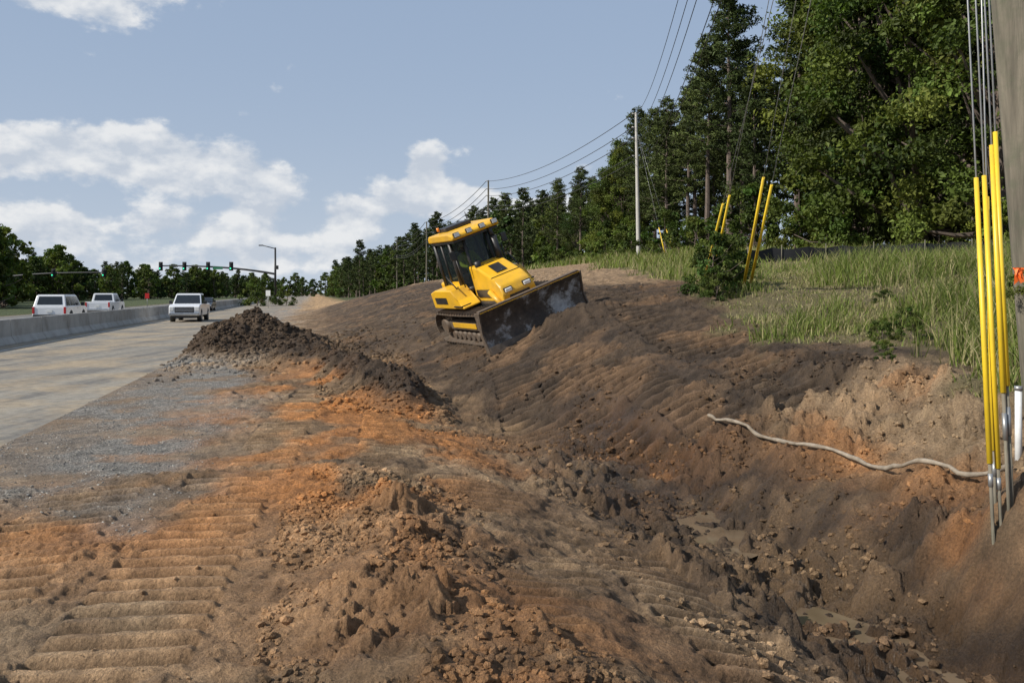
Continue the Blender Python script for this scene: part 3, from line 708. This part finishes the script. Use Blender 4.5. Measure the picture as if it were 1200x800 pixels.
bmesh.ops.transform(bm,matrix=Matrix.Translation((0,-.85,2.42)),verts=bm.verts); from_bm('operator_hard_hat',bm,mLens,D,smooth=True)
bm=bmesh.new(); nz=12; W=1.5; hB=1.04; yb=1.98
fr=[];bk=[]
for j in range(nz+1):
    t=j/nz; z=.0+hB*t; yy=yb+.16*((2*t-1)**2)+(.05*t); fr.append((yy,z)); bk.append((yy-.05,z))
prof=fr+bk[::-1]
nxs=24; rowsv=[]
for i in range(nxs+1):
    x=-W+2*W*i/nxs; rowsv.append([bm.verts.new((x,y,z)) for y,z in prof])
n=len(prof)
for i in range(nxs):
    for k in range(n):
        f=bm.faces.new((rowsv[i][k],rowsv[i+1][k],rowsv[i+1][(k+1)%n],rowsv[i][(k+1)%n]))
        f.material_index=0 if k<nz else 1
bm.faces.new(rowsv[0][::-1]); bm.faces.new(rowsv[-1])
from_bm('blade_moldboard',bm,[m_bl,mY],D)
box('cutting_edge',(0,yb+.17,.07),(2*W+.02,.03,.2),mTr,D,.004,rot=(.25,0,0))
for sx in (-1,1):
    prism('blade_end_plate',[(yb-.06,.03),(yb+.18,-.02),(yb+.06,.5),(yb+.25,1.06),(yb-.04,1.06)],*((W,W+.035) if sx>0 else (-W-.035,-W)),mTr,D,.004)
box('blade_top_rail',(0,yb+.12,1.07),(2*W-.02,.14,.05),mTr,D,.01)
box('blade_back_beam',(0,yb-.14,.4),(2.4,.16,.22),mY,D,.02)
box('blade_back_beam',(0,yb-.11,.85),(2.4,.1,.14),mY,D,.02)
D.matrix_world=M

# ------------------------------------------------------------------ vehicles
mWh=simple('white_car_paint',(.72,.73,.74),.3,0,.02,1,coat=.5)
mDk=simple('dark_car_paint',(.035,.04,.05),.3,0,.05,1,coat=.5)
mTy=simple('tyre_rubber',(.03,.03,.03),.85)
mRim=simple('alloy',(.45,.45,.46),.35,.7)
mCG=simple('car_glass',(.02,.025,.03),.06)
mCh=simple('chrome',(.55,.55,.55),.2,.9)
mRed=simple('red_lens',(.45,.02,.02),.25)
mPl=simple('plastic_trim',(.03,.03,.03),.6)
def vehicle(name,kind,x,y,heading,paint,z=None):
    V=empty(name)
    Ln,W,H={'pickup':(5.8,2.0,1.95),'suv':(5.1,1.98,1.88),'sedan':(4.7,1.84,1.46)}[kind]
    h=Ln/2; zb=.42 if kind!='sedan' else .28; belt={'pickup':1.22,'suv':1.15,'sedan':.95}[kind]; w=W/2
    hood={'pickup':1.2,'suv':1.1,'sedan':.85}[kind]
    body=[(-h,zb+.1),(-h,belt-.04),(-h+.06,belt),(h-1.5,belt),(h-.35,hood),(h-.05,hood-.1),(h,hood-.25),(h,zb+.05),(h-.15,zb),(-h+.15,zb)]
    prism('body_shell',body,-w,w,paint,V,.06)
    if kind=='pickup': cab=(-h+2.0,h-1.35,-.25+ -h+2.4,h-2.1)
    elif kind=='suv': cab=(-h+.05,h-1.35,-h+.35,h-2.1)
    else: cab=(-h+.35,h-1.3,-h+1.2,h-2.1)
    y0,y1,t0,t1=cab
    if kind=='pickup': t0=y0+.2
    k=.86
    bm=bmesh.new()
    lo=[bm.verts.new(p) for p in ((-w+.05,y0,belt-.02),(w-.05,y0,belt-.02),(w-.05,y1,belt-.02),(-w+.05,y1,belt-.02))]
    hi=[bm.verts.new(p) for p in ((-w*k+.05,t0,H-.03),(w*k-.05,t0,H-.03),(w*k-.05,t1,H-.03),(-w*k+.05,t1,H-.03))]
    for i in range(4): bm.faces.new((lo[i],lo[(i+1)%4],hi[(i+1)%4],hi[i]))
    bm.faces.new(hi); bm.faces.new(lo[::-1]); from_bm('cabin',bm,paint,V,.04)
    box('roof_panel',(0,(t0+t1)/2,H-.02),(W*k-.2,t1-t0-.1,.05),paint,V,.02)
    lp=lambda a,b,t:tuple(a[i]+(b[i]-a[i])*t for i in range(3))
    Lo=[(-w+.05,y0,belt),(w-.05,y0,belt),(w-.05,y1,belt),(-w+.05,y1,belt)]; Hi=[(-w*k+.05,t0,H-.03),(w*k-.05,t0,H-.03),(w*k-.05,t1,H-.03),(-w*k+.05,t1,H-.03)]
    def pane(nm,i,j,s0,s1,a=.06,b=.88):
        p=[lp(lp(Lo[i],Hi[i],a),lp(Lo[j],Hi[j],a),s0),lp(lp(Lo[i],Hi[i],a),lp(Lo[j],Hi[j],a),s1),lp(lp(Lo[i],Hi[i],b),lp(Lo[j],Hi[j],b),s1),lp(lp(Lo[i],Hi[i],b),lp(Lo[j],Hi[j],b),s0)]
        quad(nm,p,mCG,V,.012)
    pane('windshield',2,3,.05,.95); pane('rear_window',0,1,.1,.9,.15)
    for (i,j) in ((1,2),(3,0)):
        cuts={'pickup':[(.06,.46),(.52,.9)],'suv':[(.05,.28),(.32,.6),(.64,.92)],'sedan':[(.12,.48),(.52,.88)]}[kind]
        for a,bb in cuts: pane('side_window',i,j,*((a,bb) if i==1 else (1-bb,1-a)))
    if kind=='pickup': box('cargo_bed_floor',(0,-h+1.05,belt+.004),(W-.3,1.75,.012),mPl,V,0)
    box('grille',(0,h+.01,hood-.36),(W*.62,.05,.38),mPl,V,.02)
    for dz in (-.1,.0,.1): box('grille_bar',(0,h+.035,hood-.36+dz),(W*.56,.03,.03),mCh,V,.008)
    box('front_bumper',(0,h+.05,zb+.12),(W*.96,.16,.22),mCh if kind=='pickup' else paint,V,.04); box('rear_bumper',(0,-h-.04,zb+.12),(W*.94,.14,.2),mCh if kind=='pickup' else mPl,V,.04)
    box('air_dam',(0,h,zb-.05),(W*.85,.1,.15),mPl,V,.02); box('underbody',(0,0,zb-.08),(W*.7,Ln*.8,.16),mPl,V,.02)
    box('licence_plate',(0,-h-.02,zb+.42),(.32,.02,.16),mLens,V,.003)
    for sx in (-1,1):
        box('headlight',(sx*(w-.18),h-.0,hood-.3),(.28,.08,.26),mLens,V,.03)
        box('tail_light',(sx*(w-.09),-h-.005,belt-.25),(.14,.05,.42 if kind!='sedan' else .2),mRed,V,.015)
        box('door_mirror',(sx*(w+.14),y1-.45,belt+.12),(.22,.1,.24),mPl,V,.03)
        r=.4 if kind!='sedan' else .32
        for yy in (h-1.0,-h+1.1):
            cylp('wheel_arch',(sx*(w-.25),yy,r+.03),(sx*(w+.006),yy,r+.03),r+.07,mPl,V,seg=28)
            cylp('tyre',(sx*(w-.22),yy,r),(sx*(w+.02),yy,r),r,mTy,V,seg=28); cylp('rim',(sx*(w-.1),yy,r),(sx*(w+.03),yy,r),r*.62,mRim,V,seg=18)
        cylp('door_handle',(sx*(w+.01),0,belt-.12),(sx*(w+.01),.18,belt-.12),.015,mPl,V,seg=6)
    V.location=(x,y,HB(x,y)+.05 if z is None else z); V.rotation_euler=(0,0,heading)
    return V
rdh=math.atan(RD)
vehicle('pickup_truck','pickup',-23.0,61,math.pi+rdh,mWh,0.0)
vehicle('suv','suv',-29.6,56,rdh,mWh,0.0)
vehicle('pickup_truck','pickup',-36.2,76,rdh,mWh,0.0)
vehicle('sedan','sedan',-34.5,96,rdh+math.pi,mDk,0.0)
vehicle('pickup_truck','pickup',14.3,78,2.0,mWh)

# ------------------------------------------------------------------ poles, wires, signals
mPoleC=simple('weathered_concrete_pole',(.46,.44,.40),.85,0,.12,3)
mWood=simple('weathered_wood',(.155,.135,.10),.9,0,.5,11,dirt=(.09,.10,.06),dirtamt=.6,bumpd=.03,stretch=(1,1,.05))
mWire=simple('wire',(.03,.03,.03),.6)
mGal=simple('galvanised_steel',(.35,.35,.34),.45,.6,.1,10)
mYg=simple('yellow_plastic',(.82,.56,.03),.4,0,.08,3,dirt=(.35,.25,.08),dirtamt=.4)
mIns=simple('porcelain',(.3,.28,.26),.3)
def pole(x,y,H,r0,r1,mat,lean=(0,0),arm=True):
    z=HB(x,y); E=empty('utility_pole',(x,y,z-.3))
    V,F=tube([(lean[0]*h,lean[1]*h,h) for h in np.linspace(0,H+.3,8)],list(np.linspace(r0,r1,8)),24)
    me=np_mesh('pole_shaft',np.array([tuple(v) for v in V]),np.array(F),[mat],smooth=True); add_obj('pole_shaft',me,E)
    T=(lean[0]*H,lean[1]*H,H)
    for i,dz in enumerate((0.2,-.9,-1.8)):
        cylp('insulator',(T[0]-.02,T[1],T[2]+dz),(T[0]-.35,T[1],T[2]+dz+.06),.05,mIns,E,seg=10)
    cylp('pole_cap',(T[0],T[1],T[2]+.29),(T[0],T[1],T[2]+.34),r1*1.05,mGal,E)
    cylp('neutral_bracket',(T[0]-.1,T[1],T[2]-3.2),(T[0]-.3,T[1],T[2]-3.2),.04,mGal,E,seg=8)
    if arm: cylp('transformer',(T[0]+.35,T[1],T[2]-2.9),(T[0]+.35,T[1],T[2]-2.1),.2,mGal,E)
    return Vector((x+T[0]-.3,y+T[1],z-.3+H)),E
def PX(z): return 4.62-.085*(z-4.68)
zb=HB(PX(1),7.8); Hn=13.0
tN,EN=pole(PX(zb),7.8,Hn,.21,.15,mWood,(-.085,0),False)
plist=[(10.4,70,12.0),(-3.3,119,13.5),(-16.5,165,13),(-28,208,13),(-40,250,12.5),(-60,330,12.5),(-80,410,12)]
tops=[tN]
for i,(x,y,H) in enumerate(plist): tops.append(pole(x,y,H,.19,.11,mPoleC if i==0 else mWood,(-.018 if i==0 else 0,0),False)[0])
for (x,y,H) in ((-1.2,150,12),(-34,235,11)): pole(x,y,H,.16,.1,mWood,(0,0),True)
def wire_mesh(A,B,sag,r,n=24):
    pts=[A.lerp(B,t)-Vector((0,0,sag*4*t*(1-t))) for t in np.linspace(0,1,n)]
    V,F=tube(pts,[r]*n,5); return np.array([tuple(v) for v in V]),np.array(F)
WV=[];WF=[];off=0
def addw(A,B,sag,r):
    global off
    v,f=wire_mesh(A,B,sag,r); WV.append(v);WF.append(f+off);off+=len(v)
for i in range(len(tops)-1):
    for dz in (.2,-.9,-1.8,-3.2,-3.7):
        r=.013 if i==0 else .018+.012*i
        addw(tops[i]+Vector((0,0,dz)),tops[i+1]+Vector((0,0,dz)),2.6 if i==0 else 1.3,r)
add_obj('overhead_wires',np_mesh('overhead_wires',np.concatenate(WV),np.concatenate(WF),[mWire]))
def guy(name,A,B,g0,gl,rg,rod=True):
    A=Vector(A);B=Vector(B);d=(B-A).normalized(); E=empty(name,A)
    cylp('guy_cable',(0,0,0),B-A,.007,mGal,E,seg=6)
    cylp('yellow_guard',d*g0,d*(g0+gl),rg,mYg,E,r2=rg*.85,seg=12)
    if rod: cylp('anchor_rod',-d*.5,d*g0,.013,mWood,E,seg=8); cylp('turnbuckle',d*(g0*.65),d*(g0*.85),.018,mGal,E,seg=8)
za=HB(3.70,6.35)-.16
for (ax,ay,g0,gl,zt,ox) in ((3.54,6.28,.48,2.2,9.6,-.3),(3.61,6.30,.44,2.25,10.3,-.2),(3.675,6.30,1.0,1.93,10.8,-.1),(3.715,6.32,1.05,1.98,11.6,-.02),(3.64,6.42,.55,2.0,8.4,-.14)):
    guy('guy_wire',(ax,ay,za),(PX(zt)+ox,7.75,zt),g0,gl,.021)
for (ax,ay,zt) in ((5.3,22.6,12.6),(5.12,22.8,11.4),(5.3,19.6,12.2),(5.48,19.7,11.0)):
    guy('guy_wire',(ax,ay,HB(ax,ay)),(PX(zt),7.8,zt),.25,3.2,.034)
for (ax,ay) in ((11.9,66),(13.2,69)):
    guy('guy_wire',(ax,ay,HB(ax,ay)),tuple(tops[1]+Vector((.3,0,-1))),.2,2.4,.05)
C=empty('white_marker_pipe',(4.60,7.75,HB(4.60,7.75)))
cylp('pipe',(0,0,-.1),(0,0,.7),.03,simple('white_pvc',(.7,.7,.68),.4),C); cylp('pipe_cap',(0,0,.7),(0,0,.74),.035,mGal,C)
o=put('vine',SH[1],4.66,7.55,.14); o.location.z=1.92
bm=bmesh.new()
mOr=simple('orange_flagging',(.85,.16,.02),.6)
for i in range(7):
    a=[bm.verts.new((random.uniform(-.05,.05),random.uniform(-.03,.03),0)) for _ in range(2)]+[bm.verts.new((random.uniform(-.07,.07),random.uniform(-.05,.05),-random.uniform(.06,.16))) for _ in range(2)]
    bm.faces.new(a)
f=from_bm('orange_flagging',bm,mOr); f.location=(4.46,7.5,2.22)
m_root=simple('root_bark',(.27,.225,.17),.85,0,.3,12,dirt=(.14,.10,.06),dirtamt=.7,bumpd=.01)
rp=[]
for (a,bq) in [(2.67,11.6),(2.85,11.2),(3.02,10.8),(3.1,10.35),(3.27,9.9),(3.47,9.55),(3.66,9.1),(3.74,8.6),(3.84,8.15),(3.96,7.8),(4.15,7.55),(4.4,7.5)]:
    rp.append(Vector((a,bq,0)))
for k in range(2):
    q=[rp[0]]
    for i in range(len(rp)-1): q+=[rp[i]*.75+rp[i+1]*.25,rp[i]*.25+rp[i+1]*.75]
    rp=q+[rp[-1]]
hz_=[max(HZ(p.x+dx,p.y+dy) for dx in (-.06,0,.06) for dy in (-.08,0,.08)) for p in rp]
for i,p in enumerate(rp):
    w_=hz_[max(0,i-2):i+3]; p.z=.5*max(w_)+.5*sum(w_)/len(w_)+.012
V,F=tube(rp,[.022*(1+.2*math.sin(i*1.3)) for i in range(len(rp))],9)
add_obj('tree_root',np_mesh('tree_root',np.array([tuple(v) for v in V]),np.array(F),[m_root],smooth=True))
m_sf=simple('silt_fabric',(.012,.013,.015),.9,0,.3,2)
FP=[(8.6,35),(11,36),(14,36),(17,35.2),(20,35),(24,35),(29,34)]
bm=bmesh.new(); prev=None; k=0
E=empty('silt_fence')
for i in range(len(FP)-1):
    for j in range(8):
        t=j/8; x=FP[i][0]*(1-t)+FP[i+1][0]*t; y=FP[i][1]*(1-t)+FP[i+1][1]*t+.05*math.sin(k); z=HB(x,y)
        a=bm.verts.new((x,y,z-.1)); b_=bm.verts.new((x,y,z+.64-.12*abs(math.sin(k*.8))))
        if prev: bm.faces.new((prev[0],a,b_,prev[1]))
        prev=(a,b_); k+=1
        if k%5==0: cylp('fence_stake',(x,y-.03,z-.1),(x,y-.03,z+.72),.022,mWood,E,seg=6)
from_bm('fabric',bm,m_sf,E)
mSig=simple('signal_black',(.02,.02,.02),.5); mGrn=simple('green_sign',(.01,.16,.07),.5)
m_gl2,nt,b=mat_new('green_signal_lamp'); b.inputs['Base Color'].default_value=(.02,.5,.25,1); b.inputs['Emission Color'].default_value=(.05,1,.5,1); b.inputs['Emission Strength'].default_value=1.2
def signal(x,y,armdir,armlen,H,heads,lum=True):
    z=0; E=empty('traffic_signal',(x,y,z))
    cylp('mast',(0,0,0),(0,0,10.2 if lum else H+.8),.24,mSig,E,r2=.16)
    P0=[];n=12
    for i in range(n+1):
        t=i/n; P0.append((armdir*armlen*t,0,H-1.2+1.5*(1-(1-t)**2.6)))
    V,F=tube(P0,list(np.linspace(.2,.11,n+1)),8); add_obj('mast_arm',np_mesh('mast_arm',np.array([tuple(v) for v in V]),np.array(F),[mSig]),E)
    if lum:
        cylp('luminaire_arm',(0,0,10.0),(-2.3,0,10.6),.08,mSig,E); box('luminaire',(-2.6,0,10.6),(.8,.3,.2),mSig,E,.05)
        box('control_box',(.3,0,6.6),(.5,.4,.7),mSig,E,.03)
    for h in heads:
        box('signal_housing',(armdir*h,-.15,H+.2),(.42,.3,1.25),mSig,E,.04); box('signal_backplate',(armdir*h,0,H+.2),(.75,.03,1.6),mSig,E,.01)
        for q,dz in enumerate((.4,0,-.4)):
            cylp('signal_visor',(armdir*h,-.3,H+.2+dz),(armdir*h,-.48,H+.2+dz),.16,mSig,E,seg=12)
            if q==2: cylp('signal_lamp',(armdir*h,-.47,H+.2+dz),(armdir*h,-.49,H+.2+dz),.13,m_gl2,E,seg=12)
    return E
S1=signal(-43,155,-1,21,6.6,(8,12.2,16.5,20.8))
box('street_name_sign',(-10.4,-.12,6.5),(1.8,.04,.5),mGrn,S1,.01)
signal(-100,160,1,24,5.5,(14,23.5),False)
def sign(x,y,mat,H=2.1):
    z=HB(x,y); E=empty('traffic_sign',(x,y,z)); cylp('post',(0,0,-.2),(0,0,H),.035,mGal,E)
    box('sign_panel',(0,-.05,H),(.6,.02,.75),mat,E,.003)
sign(-32,112,mLens,2.0); sign(-53,124,mRed,1.6)

# ------------------------------------------------------------------ light & sky
az=math.radians(-112); el=math.radians(36)
sd=Vector((math.cos(el)*math.sin(az),math.cos(el)*math.cos(az),math.sin(el)))
sl=bpy.data.lights.new('sun','SUN'); sl.energy=5.0; sl.angle=math.radians(.5); sl.color=(1,.945,.86)
so_=bpy.data.objects.new('sun',sl); so_.rotation_euler=sd.to_track_quat('Z','Y').to_euler(); link(so_)
w=bpy.data.worlds.new('World'); scene.world=w; w.use_nodes=True; nt=w.node_tree
bg=nt.nodes['Background']; bg.inputs[1].default_value=.09
sky=nt.nodes.new('ShaderNodeTexSky'); sky.sky_type='NISHITA'; sky.sun_disc=False; sky.sun_elevation=el; sky.sun_rotation=az%(2*math.pi); sky.air_density=1.0; sky.dust_density=1.5; sky.ozone_density=1.0
tc=nt.nodes.new('ShaderNodeTexCoord'); sp=nt.nodes.new('ShaderNodeSeparateXYZ'); L(nt,tc.outputs['Generated'],sp.inputs[0])
def mth(op,a,b=None,c=None,clamp=False):
    n=nt.nodes.new('ShaderNodeMath'); n.operation=op; n.use_clamp=clamp
    for i,q in enumerate((a,b,c)):
        if q is None: continue
        if isinstance(q,(int,float)): n.inputs[i].default_value=q
        else: L(nt,q,n.inputs[i])
    return n.outputs[0]
azn=mth('ARCTAN2',sp.outputs[0],sp.outputs[1]); eln=mth('ARCSINE',sp.outputs[2])
def cnoise(da,de):
    a=mth('ADD',azn,da); e_=mth('ADD',eln,de)
    cb=nt.nodes.new('ShaderNodeCombineXYZ'); L(nt,a,cb.inputs[0]); L(nt,mth('MULTIPLY',e_,1.6),cb.inputs[1]); cb.inputs[2].default_value=3.7
    n=nt.nodes.new('ShaderNodeTexNoise'); n.inputs['Scale'].default_value=12; n.inputs['Detail'].default_value=7; n.inputs['Roughness'].default_value=.58; L(nt,cb.outputs[0],n.inputs['Vector'])
    return n.outputs[0]
c0=cnoise(0,0); c1_=cnoise(-.010,.014)
tot=mth('MULTIPLY',mth('SUBTRACT',c0,.5),1.9)
for (ba,be,sa,se,wt_) in ((-.50,.150,.11,.035,.80),(-.36,.135,.11,.028,.74),(-.45,.070,.22,.026,.58),(-.285,.10,.035,.028,.8),(-.24,.055,.10,.022,.45),(-.10,.140,.026,.034,1.0),(-.08,.105,.075,.022,.82),(-.19,.090,.032,.022,.65),(.05,.095,.06,.02,.7),(-.50,.31,.15,.04,.72),(-.2,.335,.06,.014,.5),(.9,.15,.3,.08,.5),(-1.3,.15,.3,.08,.5),(-.3,.03,.4,.018,.4)):
    g=mth('EXPONENT',mth('MULTIPLY',mth('ADD',mth('POWER',mth('ABSOLUTE',mth('DIVIDE',mth('SUBTRACT',azn,ba),sa)),2),mth('POWER',mth('ABSOLUTE',mth('DIVIDE',mth('SUBTRACT',eln,be),se)),2)),-1))
    tot=mth('ADD',tot,mth('MULTIPLY',g,wt_))
mask=nt.nodes.new('ShaderNodeMapRange'); mask.interpolation_type='SMOOTHSTEP'; L(nt,tot,mask.inputs[0]); mask.inputs[1].default_value=.32; mask.inputs[2].default_value=.60
lit=mth('ADD',.45,mth('MULTIPLY',mth('SUBTRACT',c0,c1_),5.0),clamp=True)
cc=mixrgb(nt,(6.1,6.7,7.6),(9.3,9.4,9.5),lit)
hz=mth('EXPONENT',mth('MULTIPLY',mth('ABSOLUTE',eln),-7.0))
base_=mixrgb(nt,sky.outputs[0],(3.7,4.9,6.9),.8)
hb=mixrgb(nt,base_,(6.5,7.3,8.3),mth('MULTIPLY',hz,.9))
fin=mixrgb(nt,hb,cc,mth('MULTIPLY',mask.outputs[0],.9))
L(nt,fin,bg.inputs[0])

cam=bpy.data.cameras.new('camera'); cam.lens=30; cam.sensor_width=36; cam.shift_y=-57/1200; cam.clip_end=8000; cam.clip_start=.05
co=bpy.data.objects.new('camera',cam); co.location=(0,0,CAMZ); co.rotation_euler=(math.radians(90),0,0); link(co); scene.camera=co
